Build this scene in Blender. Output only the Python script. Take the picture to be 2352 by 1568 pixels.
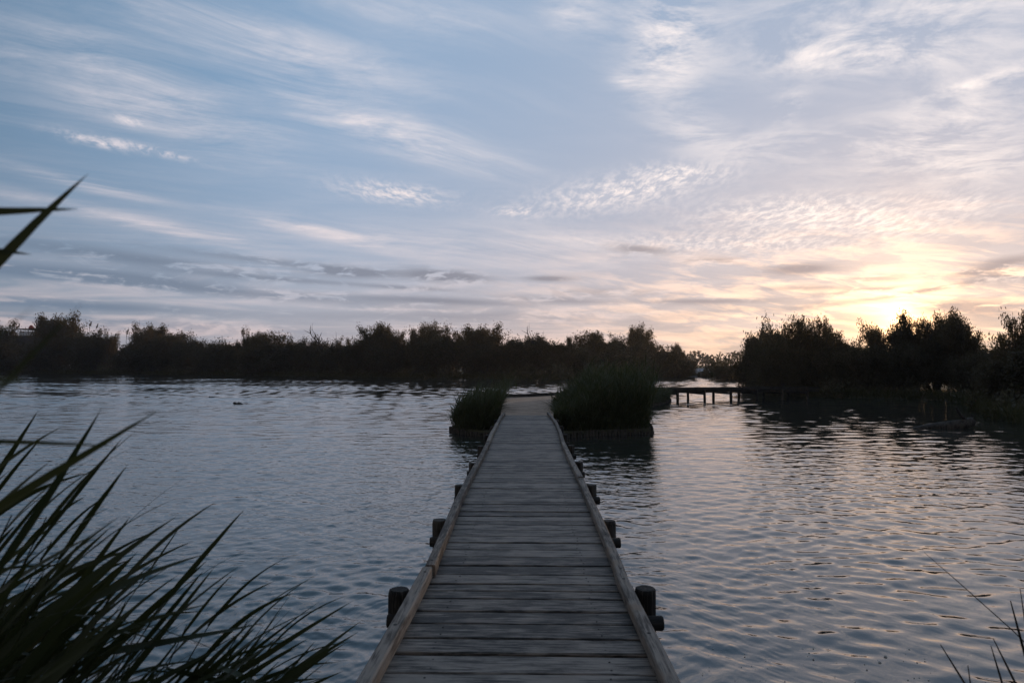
import bpy, bmesh, math, random
import numpy as np
from mathutils import Vector, Matrix

for o in list(bpy.data.objects):
    bpy.data.objects.remove(o, do_unlink=True)
SC = bpy.context.scene
COL = SC.collection
R = math.radians

# ------------------------------------------------------------------ camera
# boardwalk runs along +Y, water surface is z = 0, deck top is z = 0.70
DECK = 0.70
CAM = Vector((0.03, 0.0, 2.20))
YAW, PITCH = R(1.32), R(1.94)
FPX = 1568.0                                   # focal length in units of a 2352 px wide picture (24 mm)
cam_d = bpy.data.cameras.new("camera")
cam_d.sensor_width = 36.0
cam_d.lens = 24.0
cam_d.clip_start = 0.05
cam_d.clip_end = 6000.0
cam_d.dof.use_dof = True
cam_d.dof.focus_distance = 16.0
cam_d.dof.aperture_fstop = 4.0
cam = bpy.data.objects.new("camera", cam_d)
COL.objects.link(cam)
cam.location = CAM
cam.rotation_euler = (math.pi / 2 + PITCH, 0.0, YAW)
SC.camera = cam
CAM_M = cam.rotation_euler.to_matrix()

def ray(x, y):
    """direction of a point of the photograph (2352 x 1568 units)"""
    v = CAM_M @ Vector(((x - 1176) / FPX, (784 - y) / FPX, -1.0))
    return v.normalized()

def on_z(x, y, z=0.0):
    d = ray(x, y)
    t = (z - CAM.z) / d.z
    return CAM + d * t

def at_y(x, y, depth):
    """world point seen at x, y that stands `depth` metres ahead"""
    d = ray(x, y)
    return CAM + d * ((depth - CAM.y) / d.y)

def azel(x, y):
    d = ray(x, y)
    return math.atan2(d.x, d.y), math.asin(d.z)

# ------------------------------------------------------------------ node expressions
class X:
    """a number inside a node tree; + - * / build Math nodes"""
    tree = None
    def __init__(s, v): s.v = v
    @staticmethod
    def op(name, *a, clamp=False):
        n = X.tree.nodes.new('ShaderNodeMath'); n.operation = name; n.use_clamp = clamp
        for i, k in enumerate(a):
            k = k.v if isinstance(k, X) else k
            if isinstance(k, (int, float)): n.inputs[i].default_value = k
            else: X.tree.links.new(k, n.inputs[i])
        return X(n.outputs[0])
    def __add__(s, o): return X.op('ADD', s, o)
    __radd__ = __add__
    def __sub__(s, o): return X.op('SUBTRACT', s, o)
    def __rsub__(s, o): return X.op('SUBTRACT', o, s)
    def __mul__(s, o): return X.op('MULTIPLY', s, o)
    __rmul__ = __mul__
    def __truediv__(s, o): return X.op('DIVIDE', s, o)
    def __rtruediv__(s, o): return X.op('DIVIDE', o, s)
    def __neg__(s): return X.op('MULTIPLY', s, -1.0)
    def pow(s, o): return X.op('POWER', s, o)
    def sin(s): return X.op('SINE', s)
    def cos(s): return X.op('COSINE', s)
    def exp(s): return X.op('EXPONENT', s)
    def abs(s): return X.op('ABSOLUTE', s)
    def sat(s): return X.op('ADD', s, 0.0, clamp=True)
    def max(s, o): return X.op('MAXIMUM', s, o)
    def min(s, o): return X.op('MINIMUM', s, o)
    def step(s, a, b):
        n = X.tree.nodes.new('ShaderNodeMapRange'); n.interpolation_type = 'SMOOTHSTEP'
        X.tree.links.new(s.v, n.inputs[0])
        n.inputs[1].default_value = a; n.inputs[2].default_value = b
        n.inputs[3].default_value = 0; n.inputs[4].default_value = 1
        return X(n.outputs[0])

def vec(x, y, z=0.0):
    n = X.tree.nodes.new('ShaderNodeCombineXYZ')
    for i, k in enumerate((x, y, z)):
        k = k.v if isinstance(k, X) else k
        if isinstance(k, (int, float)): n.inputs[i].default_value = k
        else: X.tree.links.new(k, n.inputs[i])
    return n.outputs[0]

def sep(sock):
    n = X.tree.nodes.new('ShaderNodeSeparateXYZ'); X.tree.links.new(sock, n.inputs[0])
    return X(n.outputs[0]), X(n.outputs[1]), X(n.outputs[2])

def noise(v, scale=1.0, detail=4.0, rough=0.5, dist=0.0, dims='3D'):
    n = X.tree.nodes.new('ShaderNodeTexNoise'); n.noise_dimensions = dims
    X.tree.links.new(v, n.inputs['Vector'])
    n.inputs['Scale'].default_value = scale; n.inputs['Detail'].default_value = detail
    n.inputs['Roughness'].default_value = rough; n.inputs['Distortion'].default_value = dist
    return X(n.outputs[0])

def mixc(f, a, b, mode='MIX'):
    n = X.tree.nodes.new('ShaderNodeMix'); n.data_type = 'RGBA'; n.blend_type = mode; n.clamp_factor = True
    f = f.v if isinstance(f, X) else f
    if isinstance(f, (int, float)): n.inputs['Factor'].default_value = f
    else: X.tree.links.new(f, n.inputs['Factor'])
    for i, k in ((6, a), (7, b)):
        if isinstance(k, (tuple, list)): n.inputs[i].default_value = (k[0], k[1], k[2], 1)
        else: X.tree.links.new(k, n.inputs[i])
    return n.outputs[2]

def scalec(c, s):
    n = X.tree.nodes.new('ShaderNodeVectorMath'); n.operation = 'SCALE'
    if isinstance(c, (tuple, list)): n.inputs[0].default_value = c
    else: X.tree.links.new(c, n.inputs[0])
    s = s.v if isinstance(s, X) else s
    if isinstance(s, (int, float)): n.inputs['Scale'].default_value = s
    else: X.tree.links.new(s, n.inputs['Scale'])
    return n.outputs[0]

def addc(a, b, op='ADD'):
    n = X.tree.nodes.new('ShaderNodeVectorMath'); n.operation = op
    for i, k in enumerate((a, b)):
        if isinstance(k, (tuple, list)): n.inputs[i].default_value = k
        else: X.tree.links.new(k, n.inputs[i])
    return n.outputs[0]

# ------------------------------------------------------------------ sky
SUN_AZ, SUN_EL = azel(2068, 732)
W = bpy.data.worlds.new("World"); SC.world = W; W.use_nodes = True
W.cycles.sampling_method = 'MANUAL'; W.cycles.sample_map_resolution = 1024
T = W.node_tree; X.tree = T
for n in list(T.nodes): T.nodes.remove(n)
tc = T.nodes.new('ShaderNodeTexCoord')
dx, dy, dz = sep(tc.outputs['Generated'])
sky = T.nodes.new('ShaderNodeTexSky'); sky.sky_type = 'NISHITA'; sky.sun_disc = False
sky.sun_elevation = SUN_EL; sky.sun_rotation = SUN_AZ
sky.air_density = 1.0; sky.dust_density = 1.2; sky.ozone_density = 2.0; sky.altitude = 0
az = X.op('ARCTAN2', dx, dy)
el = X.op('ARCSINE', dz)
sdir = (math.sin(SUN_AZ) * math.cos(SUN_EL), math.cos(SUN_AZ) * math.cos(SUN_EL), math.sin(SUN_EL))
cosg = dx * sdir[0] + dy * sdir[1] + dz * sdir[2]
gam = X.op('ARCCOSINE', cosg.min(1.0).max(-1.0))          # angle to the sun
elp = el.max(0.0)
sunny = (gam * (-1.0 / 0.62)).exp()                       # broad warm glow round the sun
low = (elp * (-1.0 / 0.13)).exp()                         # thick air near the horizon

base = scalec(sky.outputs[0], 0.05)
base = scalec(addc(base, addc(base, (0.55, 0.55, 0.55), 'ADD'), 'DIVIDE'), 0.22)
veil = mixc(low, (0.070, 0.250, 0.455), (0.33, 0.365, 0.445))
mid = (gam * (-1.0 / 0.75)).exp()
veil = mixc((mid * 0.95).sat(), veil, (0.52, 0.49, 0.54))
veil = mixc((low * sunny * 1.15).sat(), veil, (0.56, 0.36, 0.30))
veil = mixc(gam.step(1.15, 2.0), veil, (0.30, 0.30, 0.34))      # pale mauve sky opposite the sun
veil = scalec(veil, 1.0 - 0.50 * gam.step(0.72, 1.5))
col = addc(base, veil)

# cloud layer coordinates: a flat sheet overhead, so that it closes up towards the horizon
inv = 1.0 / (dz.max(0.0) + 0.10)
px, py = dx * inv, dy * inv
# the streaks run from the upper left to the lower right of the picture
ca, sa = math.cos(R(32)), math.sin(R(32))
wx, wy = px * ca + py * sa, py * ca - px * sa
warp = noise(vec(px, py), 1.3, 2, 0.5, dims='2D') - 0.5
n_streak = noise(vec(wx * 0.55 + warp * 0.35, wy * 2.6 + warp * 0.6), 1.7, 9, 0.68, 0.1, '2D')
n_wisp = noise(vec(px + warp * 0.45 + 5.0, py * 1.7 + warp * 0.4), 3.1, 9, 0.68, 0.2, '2D')
n_lump = noise(vec(px + 9.0 + warp * 0.3, py * 0.5), 24.0, 5, 0.68, 0.12, '2D')
n_big = noise(vec(px + 31.0, py), 0.9, 2, 0.5, dims='2D')

def blob(x, y, a, b, rot, w=1.0):
    """soft ellipse in the sky; centre and half axes in picture units"""
    a0, e0 = azel(x, y)
    k = 1.0 / FPX
    kx = math.cos(math.atan((x - 1176) / FPX)) ** 2
    a1, b1 = a * k * kx, b * k * math.sqrt(kx)
    m = T.nodes.new('ShaderNodeMapping'); m.vector_type = 'TEXTURE'
    T.links.new(azel_v, m.inputs[0])
    m.inputs['Location'].default_value = (a0, e0, 0)
    m.inputs['Rotation'].default_value = (0, 0, -R(rot))
    m.inputs['Scale'].default_value = (a1, b1, 1)
    d = T.nodes.new('ShaderNodeVectorMath'); d.operation = 'DOT_PRODUCT'
    T.links.new(m.outputs[0], d.inputs[0]); T.links.new(m.outputs[0], d.inputs[1])
    return X.op('POWER', math.exp(-1), X(d.outputs['Value'])), w

azel_v = vec(az, el, 0.0)

def total(L):
    t = 0.0
    for k in L:
        g, w = blob(*k)
        t = X.op('MULTIPLY_ADD', g, w, t)
    return t

cirrus = total([(600, 95, 330, 48, 8, 1.0), (330, 215, 330, 80, 13, .85), (880, 290, 270, 42, 13, 1.0),
                (990, 345, 150, 26, 16, .5), (200, 425, 200, 13, 7, .8), (360, 520, 300, 17, 7, .9),
                (730, 530, 210, 17, 10, .8), (960, 30, 260, 40, 5, .5),
                (1100, 570, 340, 32, 5, .55), (1330, 545, 220, 20, 8, .4)])
wisps = total([(1535, 85, 95, 115, 20, 1.35), (1330, 30, 80, 40, 0, .7), (1960, 130, 210, 38, 8, .9), (2150, 20, 520, 110, 6, .8),
               (2170, 300, 250, 90, -14, .95), (2290, 380, 160, 40, 5, .7), (1600, 305, 90, 45, 20, .6),
               (1800, 335, 150, 40, 0, .6), (1810, 245, 40, 26, -20, .8), (1430, 185, 30, 12, 10, .8),
               (2250, 190, 110, 14, -4, .7), (2060, 640, 330, 50, 0, .5)])
lumps = total([(905, 443, 112, 20, 4, 1.1), (1188, 487, 46, 10, 3, .9), (1430, 440, 190, 34, -7, 1.0),
               (1560, 398, 90, 16, 6, .7), (1860, 492, 240, 38, 3, 1.1), (2060, 520, 130, 24, 8, .8),
               (300, 276, 36, 11, 0, .8), (210, 324, 75, 10, 5, 1.0), (345, 345, 110, 8, 7, .8),
               (1700, 560, 300, 24, 3, .8), (2230, 470, 120, 30, 5, .5)])
darks = total([(280, 590, 360, 17, 4, .95), (620, 600, 260, 9, 4, .7), (180, 628, 330, 17, 1, 1.0), (800, 626, 95, 12, 2, 1.1),
               (650, 642, 250, 6, 2, .6), (1020, 634, 95, 14, 4, 1.4), (950, 662, 100, 5, 2, .7), (1262, 640, 50, 6, 1, 1.2), (1470, 573, 70, 12, 6, .9),
               (1645, 600, 75, 9, 2, .8), (1835, 618, 75, 12, 0, 1.2), (2320, 600, 90, 12, -6, .9),
               (2330, 632, 110, 14, -5, 1.2), (2240, 625, 70, 9, -5, .8), (150, 700, 330, 12, 1, .9),
               (1000, 690, 200, 9, 2, .9), (1270, 688, 110, 7, 3, .8), (1620, 692, 150, 6, 1, .8), (1900, 700, 120, 8, -6, .6),
               (2230, 705, 150, 20, 4, 1.0), (1985, 668, 120, 6, -3, .8), (2120, 668, 110, 6, -8, .9), (2010, 640, 90, 8, 0, .6), (1850, 662, 130, 6, 2, .7), (1400, 672, 150, 10, 1, .6), (500, 668, 480, 12, 3, .8),
               (300, 745, 500, 16, 1, .6), (1100, 728, 420, 16, 0, .5)])

light_amt = (cirrus * (n_streak * 3.4 - 1.15).sat() * (n_wisp * 1.6 + 0.05)
             + wisps * (n_wisp * 3.8 - 1.45).sat()
             + lumps * ((n_lump * 3.6 - 1.45).sat() * 1.1 + 0.12))
# thin cirrus everywhere else in the sky, so that it carries on outside the frame
light_amt = light_amt + (n_streak * 3.0 - 1.45).sat() * (n_big * 3.0 - 1.0).sat() * 0.14
n_band = noise(vec(az * 3.2 + 12.0, el * 34.0), 1.5, 5, 0.6, 0.4, '2D')
n_puff = noise(vec(az * 16.0 + 40.0, el * 52.0), 1.7, 5, 0.62, 0.4, '2D')
dark_amt = darks * ((n_band * 1.5 + n_puff * 2.3) * 2.6 - 3.95).sat()
lowband = (low.pow(2.2) * 1.3).sat() * (n_band * 3.2 - 1.35).sat()
dark_amt = (dark_amt + lowband * 0.62).sat()
pinkband = (low.pow(1.5) * 1.2).sat() * (n_band * -3.4 + 1.92).sat()

lit = mixc((sunny * 1.35).sat(), (0.56, 0.55, 0.62), (1.02, 0.92, 0.87))
lit = mixc((low * 1.0).sat(), lit, mixc((sunny * 1.2).sat(), (0.72, 0.50, 0.48), (0.92, 0.64, 0.50)))
shade = mixc((sunny * 1.3).sat(), (0.075, 0.160, 0.260), (0.42, 0.34, 0.33))
col = mixc((light_amt * 0.85).sat(), col, lit)
col = mixc((pinkband * 0.8).sat(), col, lit)
col = mixc((dark_amt * 0.95).sat(), col, shade)
# the sun's own glow through the thin cloud
n_sun = noise(vec(az * 7.0 + 3.0, el * 42.0 + az * 6.0), 1.6, 5, 0.6, 0.3, '2D')
daz = (az - SUN_AZ).abs()
eb = elp - 0.075
band = (eb * eb * (-1.0 / 0.085 ** 2)).exp() * (daz * daz * (-1.0 / 0.34 ** 2)).exp()      # bright low cloud on the sun's side
glow = (gam * (-1 / 0.022)).exp() * 3.6 + band * (n_sun * 5.6 - 2.5).sat() * 0.75 + (gam * (-1 / 0.045)).exp() * (n_sun * 2.2).sat() * 1.0
glow = glow * (1.0 - 0.75 * dark_amt)
col = addc(col, scalec((1.0, 0.54, 0.20), glow))
bg = T.nodes.new('ShaderNodeBackground')
T.links.new(col, bg.inputs[0]); bg.inputs[1].default_value = 1.0
wo = T.nodes.new('ShaderNodeOutputWorld'); T.links.new(bg.outputs[0], wo.inputs[0])

# the sun itself, low behind the trees of the right bank
sun_d = bpy.data.lights.new("sun", 'SUN')
sun_d.energy = 1.2; sun_d.angle = R(0.6); sun_d.color = (1.0, 0.62, 0.30)
sun = bpy.data.objects.new("sun", sun_d); COL.objects.link(sun)
sun.rotation_euler = (-Vector(sdir)).to_track_quat('-Z', 'Y').to_euler()

vs = SC.view_settings
vs.view_transform = 'Standard'; vs.look = 'None'; vs.exposure = 0.2; vs.gamma = 1.0
vs.use_curve_mapping = False

# ------------------------------------------------------------------ tools
def tag(o, label=None, cat=None, group=None, kind=None):
    if label: o['label'] = label
    if cat: o['category'] = cat
    if group: o['group'] = group
    if kind: o['kind'] = kind
    return o

def empty(name, loc=(0, 0, 0), rz=0.0):
    o = bpy.data.objects.new(name, None); COL.objects.link(o)
    o.location = loc; o.rotation_euler = (0, 0, rz); o.empty_display_size = 0.2
    return o

def link(name, me, parent=None, mat=None):
    o = bpy.data.objects.new(name, me); COL.objects.link(o)
    if mat is not None and not me.materials: me.materials.append(mat)
    if parent is not None: o.parent = parent
    return o

def mesh(name, v, f, smooth=False):
    me = bpy.data.meshes.new(name)
    v = np.asarray(v, dtype=np.float32)
    if isinstance(f, np.ndarray) and f.ndim == 2:
        n, k = f.shape
        me.vertices.add(len(v)); me.vertices.foreach_set('co', v.ravel())
        me.loops.add(n * k); me.loops.foreach_set('vertex_index', f.astype(np.int32).ravel())
        me.polygons.add(n)
        me.polygons.foreach_set('loop_start', np.arange(0, n * k, k, dtype=np.int32))
        me.update(calc_edges=True)
    else:
        me.from_pydata([tuple(map(float, p)) for p in v], [], f)
        me.update()
    if smooth: me.polygons.foreach_set('use_smooth', np.ones(len(me.polygons), dtype=bool))
    me.validate()
    return me

class MB:
    """collects boxes, tubes and prisms into one mesh"""
    def __init__(s): s.v = []; s.f = []
    def add(s, v, f):
        o = len(s.v); s.v += [tuple(p) for p in v]; s.f += [tuple(i + o for i in q) for q in f]
    def box(s, c, d, rot=None):
        hx, hy, hz = d[0] / 2, d[1] / 2, d[2] / 2
        p = [Vector((x, y, z)) for z in (-hz, hz) for y in (-hy, hy) for x in (-hx, hx)]
        if rot is not None: p = [rot @ q for q in p]
        s.add([q + Vector(c) for q in p], [(0, 2, 3, 1), (4, 5, 7, 6), (0, 1, 5, 4), (2, 6, 7, 3), (0, 4, 6, 2), (1, 3, 7, 5)])
    def tube(s, pts, rad, n=8, cap=True, wob=0.0, rng=None):
        pts = [Vector(p) for p in pts]; v = []; f = []
        up = Vector((0.13, 0.31, 0.94))
        for i, p in enumerate(pts):
            d = (pts[min(i + 1, len(pts) - 1)] - pts[max(i - 1, 0)]).normalized()
            a = d.cross(up)
            if a.length < 0.05: a = d.cross(Vector((1, 0, 0)))
            a.normalize(); b = d.cross(a)
            for k in range(n):
                t = 2 * math.pi * k / n
                rr = rad[i] * (1 + (rng.uniform(-wob, wob) if rng else 0))
                v.append(p + (a * math.cos(t) + b * math.sin(t)) * rr)
        for i in range(len(pts) - 1):
            for k in range(n):
                f.append((i * n + k, i * n + (k + 1) % n, (i + 1) * n + (k + 1) % n, (i + 1) * n + k))
        if cap:
            m_ = len(v)                                     # caps get their own vertices, so the rim stays crisp
            v += v[:n] + v[m_ - n:m_]
            f.append(tuple(range(m_ + n - 1, m_ - 1, -1))); f.append(tuple(range(m_ + n, m_ + 2 * n)))
        s.add(v, f)
    def make(s, name, smooth=False): return mesh(name, s.v, s.f, smooth)
    def build(s, name, parent=None, mat=None, smooth=False, bevel=0.0):
        o = link(name, s.make(name, smooth), parent, mat)
        if bevel:
            m = o.modifiers.new('bevel', 'BEVEL'); m.width = bevel; m.segments = 2; m.limit_method = 'ANGLE'
        return o

def new_mat(name):
    m = bpy.data.materials.new(name); m.use_nodes = True
    t = m.node_tree; X.tree = t
    for n in list(t.nodes): t.nodes.remove(n)
    b = t.nodes.new('ShaderNodeBsdfPrincipled'); o = t.nodes.new('ShaderNodeOutputMaterial')
    t.links.new(b.outputs[0], o.inputs[0])
    return m, t, b, o

def coords(kind='Object'):
    n = X.tree.nodes.new('ShaderNodeTexCoord'); return n.outputs[kind]

def obj_random():
    n = X.tree.nodes.new('ShaderNodeObjectInfo'); return X(n.outputs['Random'])

def bump(h, b, strength=1.0, dist=1.0):
    n = X.tree.nodes.new('ShaderNodeBump')
    n.inputs['Strength'].default_value = strength; n.inputs['Distance'].default_value = dist
    X.tree.links.new(h.v, n.inputs['Height']); X.tree.links.new(n.outputs[0], b.inputs['Normal'])
    return n

# ------------------------------------------------------------------ materials
def wood_mat(name, dark, light, warm, along='x', rough=0.75, warm_amt=0.3):
    m, t, b, o = new_mat(name)
    x, y, z = sep(coords('Object'))
    if along == 'y': x, y = y, x
    if along == 'z': x, z = z, x
    r = obj_random()
    sx = x + r * 37.0
    v = vec(sx * 2.0, y * 30.0, z * 30.0 + r * 11.0)
    g1 = noise(v, 2.2, 6, 0.62, 0.25)
    g2 = noise(vec(sx * 4.0, y * 120.0, z * 120.0), 1.6, 3, 0.6)
    blot = noise(vec(sx * 2.3, y * 5.0, z * 5.0 + r * 7.0), 1.7, 4, 0.6)
    f = (g1 * 2.6 + g2 * 1.5 - 1.62 + (blot - 0.5) * 2.2 + (r - 0.5) * 0.5)
    f = (0.5 + (f - 0.5) * 1.35).sat()
    c = mixc(f, dark, light)
    c = mixc((blot.step(0.52, 0.72) * warm_amt), c, warm)
    t.links.new(c, b.inputs['Base Color'])
    b.inputs['Roughness'].default_value = rough
    b.inputs['Specular IOR Level'].default_value = 0.35
    bump(g1 * 0.7 + g2 * 0.5, b, 0.55, 0.004)
    return m

M = {}
M['plank'] = wood_mat('weathered_planks', (0.012, 0.010, 0.008), (0.235, 0.200, 0.168), (0.13, 0.085, 0.055), 'x', 0.60, 0.35)
M['rail'] = wood_mat('weathered_rail_timber', (0.055, 0.044, 0.036), (0.26, 0.22, 0.185), (0.19, 0.12, 0.07), 'y', 0.75, 0.6)
M['post'] = wood_mat('dark_round_posts', (0.007, 0.006, 0.005), (0.085, 0.072, 0.060), (0.035, 0.028, 0.022), 'z', 0.85, 0.4)
M['beam'] = wood_mat('dark_cross_beams', (0.012, 0.011, 0.010), (0.042, 0.037, 0.033), (0.028, 0.022, 0.018), 'x', 0.85, 0.4)

m, t, b, o = new_mat('rusty_bolt'); b.inputs['Base Color'].default_value = (0.012, 0.010, 0.009, 1); b.inputs['Roughness'].default_value = 0.7
M['bolt'] = m

def leaf_mat(name, c0, c1, trans=0.35, tcol=(0.16, 0.15, 0.03), rough=0.6, spec=0.15):
    m, t, b, o = new_mat(name)
    g = X.tree.nodes.new('ShaderNodeNewGeometry')
    rnd = X(g.outputs['Random Per Island'])
    r = obj_random()
    c = mixc((rnd * 0.7 + r * 0.4).sat(), c0, c1)
    t.links.new(c, b.inputs['Base Color'])
    b.inputs['Roughness'].default_value = rough; b.inputs['Specular IOR Level'].default_value = spec
    tr = t.nodes.new('ShaderNodeBsdfTranslucent')
    tr.inputs[0].default_value = (*tcol, 1)
    mx = t.nodes.new('ShaderNodeMixShader'); mx.inputs[0].default_value = trans
    t.links.new(b.outputs[0], mx.inputs[1]); t.links.new(tr.outputs[0], mx.inputs[2])
    t.links.new(mx.outputs[0], o.inputs[0])
    return m

M['leaf'] = leaf_mat('tamarisk_foliage', (0.040, 0.037, 0.026), (0.090, 0.080, 0.052), 0.24, (0.20, 0.13, 0.045))
M['leaf_dark'] = leaf_mat('dense_foliage', (0.038, 0.036, 0.026), (0.085, 0.078, 0.050), 0.16, (0.14, 0.10, 0.035))
M['scrub'] = leaf_mat('bank_scrub', (0.050, 0.050, 0.034), (0.115, 0.105, 0.066), 0.15, (0.08, 0.07, 0.02))
M['grass'] = leaf_mat('bank_grass', (0.035, 0.040, 0.018), (0.085, 0.080, 0.040), 0.2, (0.10, 0.09, 0.03))
M['reed'] = leaf_mat('reed_leaves', (0.026, 0.034, 0.018), (0.070, 0.078, 0.040), 0.2, (0.10, 0.12, 0.03), 0.5)
M['reed_near'] = leaf_mat('near_reed_leaves', (0.018, 0.024, 0.012), (0.048, 0.054, 0.026), 0.18, (0.04, 0.055, 0.015), 0.5)
M['plume'] = leaf_mat('reed_plume', (0.06, 0.05, 0.035), (0.10, 0.08, 0.06), 0.2, (0.1, 0.08, 0.04))

m, t, b, o = new_mat('tree_bark')
v = coords('Object'); n1 = noise(v, 30.0, 4, 0.6)
t.links.new(mixc(n1, (0.03, 0.025, 0.02), (0.09, 0.078, 0.065)), b.inputs['Base Color']); b.inputs['Roughness'].default_value = 0.9
M['bark'] = m

m, t, b, o = new_mat('ground_earth')
v = coords('Object'); n1 = noise(v, 0.35, 6, 0.6); n2 = noise(v, 6.0, 4, 0.6)
c = mixc((n1 * 1.6 - 0.3 + (n2 - 0.5) * 0.5).sat(), (0.05, 0.045, 0.032), (0.075, 0.078, 0.035))
t.links.new(c, b.inputs['Base Color']); b.inputs['Roughness'].default_value = 0.95
bump(n2, b, 0.6, 0.05)
M['ground'] = m

m, t, b, o = new_mat('sandy_path')
v = coords('Object'); n1 = noise(v, 1.6, 5, 0.6); n2 = noise(v, 60.0, 3, 0.6)
n3 = noise(v, 7.0, 4, 0.65)
c = mixc((n1 * 1.8 - 0.75 + n3 * 1.0 - 0.25 + (n2 - 0.5) * 1.2).sat(), (0.21, 0.145, 0.105), (0.56, 0.41, 0.30))
t.links.new(c, b.inputs['Base Color']); b.inputs['Roughness'].default_value = 0.95
bump(n1 * 0.6 + n2 * 0.3, b, 0.5, 0.03)
M['sand'] = m

def plain(name, col, rough=0.8, var=0.25, scale=3.0):
    m, t, b, o = new_mat(name)
    n1 = noise(coords('Object'), scale, 5, 0.6)
    lo = tuple(k * (1 - var) for k in col); hi = tuple(min(1, k * (1 + var)) for k in col)
    t.links.new(mixc(n1, lo, hi), b.inputs['Base Color']); b.inputs['Roughness'].default_value = rough
    return m
M['plaster'] = plain('pale_plaster', (0.62, 0.62, 0.64))
M['roof'] = plain('dark_roof_tiles', (0.06, 0.045, 0.04), 0.9)
M['red'] = plain('red_clay_pot', (0.30, 0.06, 0.045), 0.9)
M['glass'] = plain('dark_window_glass', (0.02, 0.025, 0.03), 0.1, 0.1)
M['fur'] = plain('wet_dark_fur', (0.018, 0.015, 0.012), 0.5, 0.3, 20)
M['gravel'] = plain('pale_gravel_ramp', (0.30, 0.30, 0.30), 0.95, 0.25, 1.2)
M['froth'] = plain('froth', (0.35, 0.33, 0.30), 0.6)

# water: a rippled mirror over dark depth
m, t, b, o = new_mat('pond_water')
g = t.nodes.new('ShaderNodeNewGeometry')
x, y, z = sep(g.outputs['Position'])
pv = vec(x, y, 0.0)
wa = noise(pv, 0.28, 2, 0.5, dims='2D') - 0.5
wb = noise(vec(x + 40.0, y, 0.0), 0.33, 2, 0.5, dims='2D') - 0.5
wc = noise(vec(x, y + 70.0, 0.0), 1.1, 2, 0.5, dims='2D') - 0.5
X_, Y_ = x + wa * 1.5 + wc * 0.22, y + wb * 1.5 - wc * 0.20
rngw = random.Random(5)
h = None
def waves(n, lam0, lam1, dir0, spread, slope, seed):
    rg = random.Random(seed); t_ = None
    for i in range(n):
        lam = lam0 * (lam1 / lam0) ** ((i + rg.random()) / n)
        k = 2 * math.pi / lam
        th = R(dir0 + rg.uniform(-spread, spread))
        ph = rg.uniform(0, 6.28)
        amp = slope * math.sqrt(2.0 / n) / k
        wv = (X_ * (k * math.cos(th)) + Y_ * (k * math.sin(th)) + ph).sin()
        t_ = X.op('MULTIPLY_ADD', wv, amp, t_ if t_ is not None else 0.0)
    return t_
# the waves themselves are geometry (see the water sheet); this adds the fine ripples on their backs
chop = waves(9, 0.07, 0.20, 86, 60, 0.046, 8)
fine = noise(vec(X_ * 1.0, Y_ * 2.0), 7.0, 3, 0.55, 0.4, '2D') - 0.5
calm = ((x - 0.2) / 3.0).sat() * (1.0 - ((y - 34.0) / 40.0).sat())
gust = noise(vec(x * 0.6 + 9.0, y, 0.0), 0.07, 3, 0.55, dims='2D').step(0.32, 0.62)
windy = (0.6 + 0.6 * gust) * (1.0 - 0.75 * calm) * (1.0 - 0.75 * ((y - 18.0) / 25.0).sat())
hh = chop * windy + fine * 0.0012 * (0.4 + windy)
bn = bump(hh, b, 1.0, 1.0)
if 'Filter Width' in bn.inputs: bn.inputs['Filter Width'].default_value = 0.1
b.inputs['Base Color'].default_value = (0.034, 0.036, 0.030, 1)
b.inputs['Roughness'].default_value = 0.03
b.inputs['IOR'].default_value = 1.9
b.inputs['Specular IOR Level'].default_value = 0.5
M['water'] = m

# ------------------------------------------------------------------ ground, water, path
far_edge = [(-60, 857), (60, 857), (300, 859), (600, 863), (900, 867), (1100, 869.5), (1300, 871), (1420, 868), (1520, 866.5), (1600, 866), (1660, 868)]
right_edge = [(1700, 875), (1755, 883), (1805, 896), (1845, 909), (1905, 914), (2000, 915), (2120, 917), (2220, 926), (2262, 948), (2300, 964), (2352, 975), (2420, 990)]
POND = [on_z(*p).xy for p in far_edge] + [on_z(*p).xy for p in right_edge]
POND += [Vector(p) for p in ((27, 12), (20, 4), (10, 0.6), (4, -0.8), (1.6, -1.4), (-1.5, -1.4), (-3, -0.4), (-10, 1.2), (-30, 8), (-42, 25), (-50, 48))]
POND += [on_z(*p).xy for p in ((-40, 900), (20, 884), (58, 873), (30, 866), (-40, 864))]
POND = [Vector((p[0], p[1])) for p in POND]

def sdist(pts, poly):
    """signed distance to a closed outline, positive outside"""
    P = np.asarray(pts, float); d = np.full(len(P), 1e9); inside = np.zeros(len(P), bool)
    n = len(poly)
    for i in range(n):
        a = np.array(poly[i]); c = np.array(poly[(i + 1) % n]); e = c - a
        w = P - a
        tt = np.clip((w @ e) / (e @ e), 0, 1)
        d = np.minimum(d, np.linalg.norm(w - tt[:, None] * e, axis=1))
        cond = (a[1] > P[:, 1]) != (c[1] > P[:, 1])
        xi = a[0] + (P[:, 1] - a[1]) / ((c[1] - a[1]) if c[1] != a[1] else 1e-9) * e[0]
        inside ^= cond & (P[:, 0] < xi)
    return np.where(inside, -d, d)

def smooth(a, b, x):
    t_ = np.clip((x - a) / (b - a), 0, 1); return t_ * t_ * (3 - 2 * t_)

def vnoise(P, s, seed):
    """cheap smooth noise from a few sine waves"""
    rg = np.random.RandomState(seed); r = np.zeros(len(P))
    for i in range(6):
        th = rg.uniform(0, 6.28); k = s * rg.uniform(0.6, 1.8)
        r += np.sin((P[:, 0] * math.cos(th) + P[:, 1] * math.sin(th)) * k + rg.uniform(0, 6.28))
    return r / 6

def height(P):
    s = sdist(P, POND)
    h = -0.9 + 0.9 * smooth(-2.2, 0.0, s) + 0.42 * smooth(0.0, 2.5, s) + 0.35 * smooth(2.0, 14.0, s)
    return h + vnoise(P, 0.35, 4) * 0.10 * smooth(0.0, 3.0, s)

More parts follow.
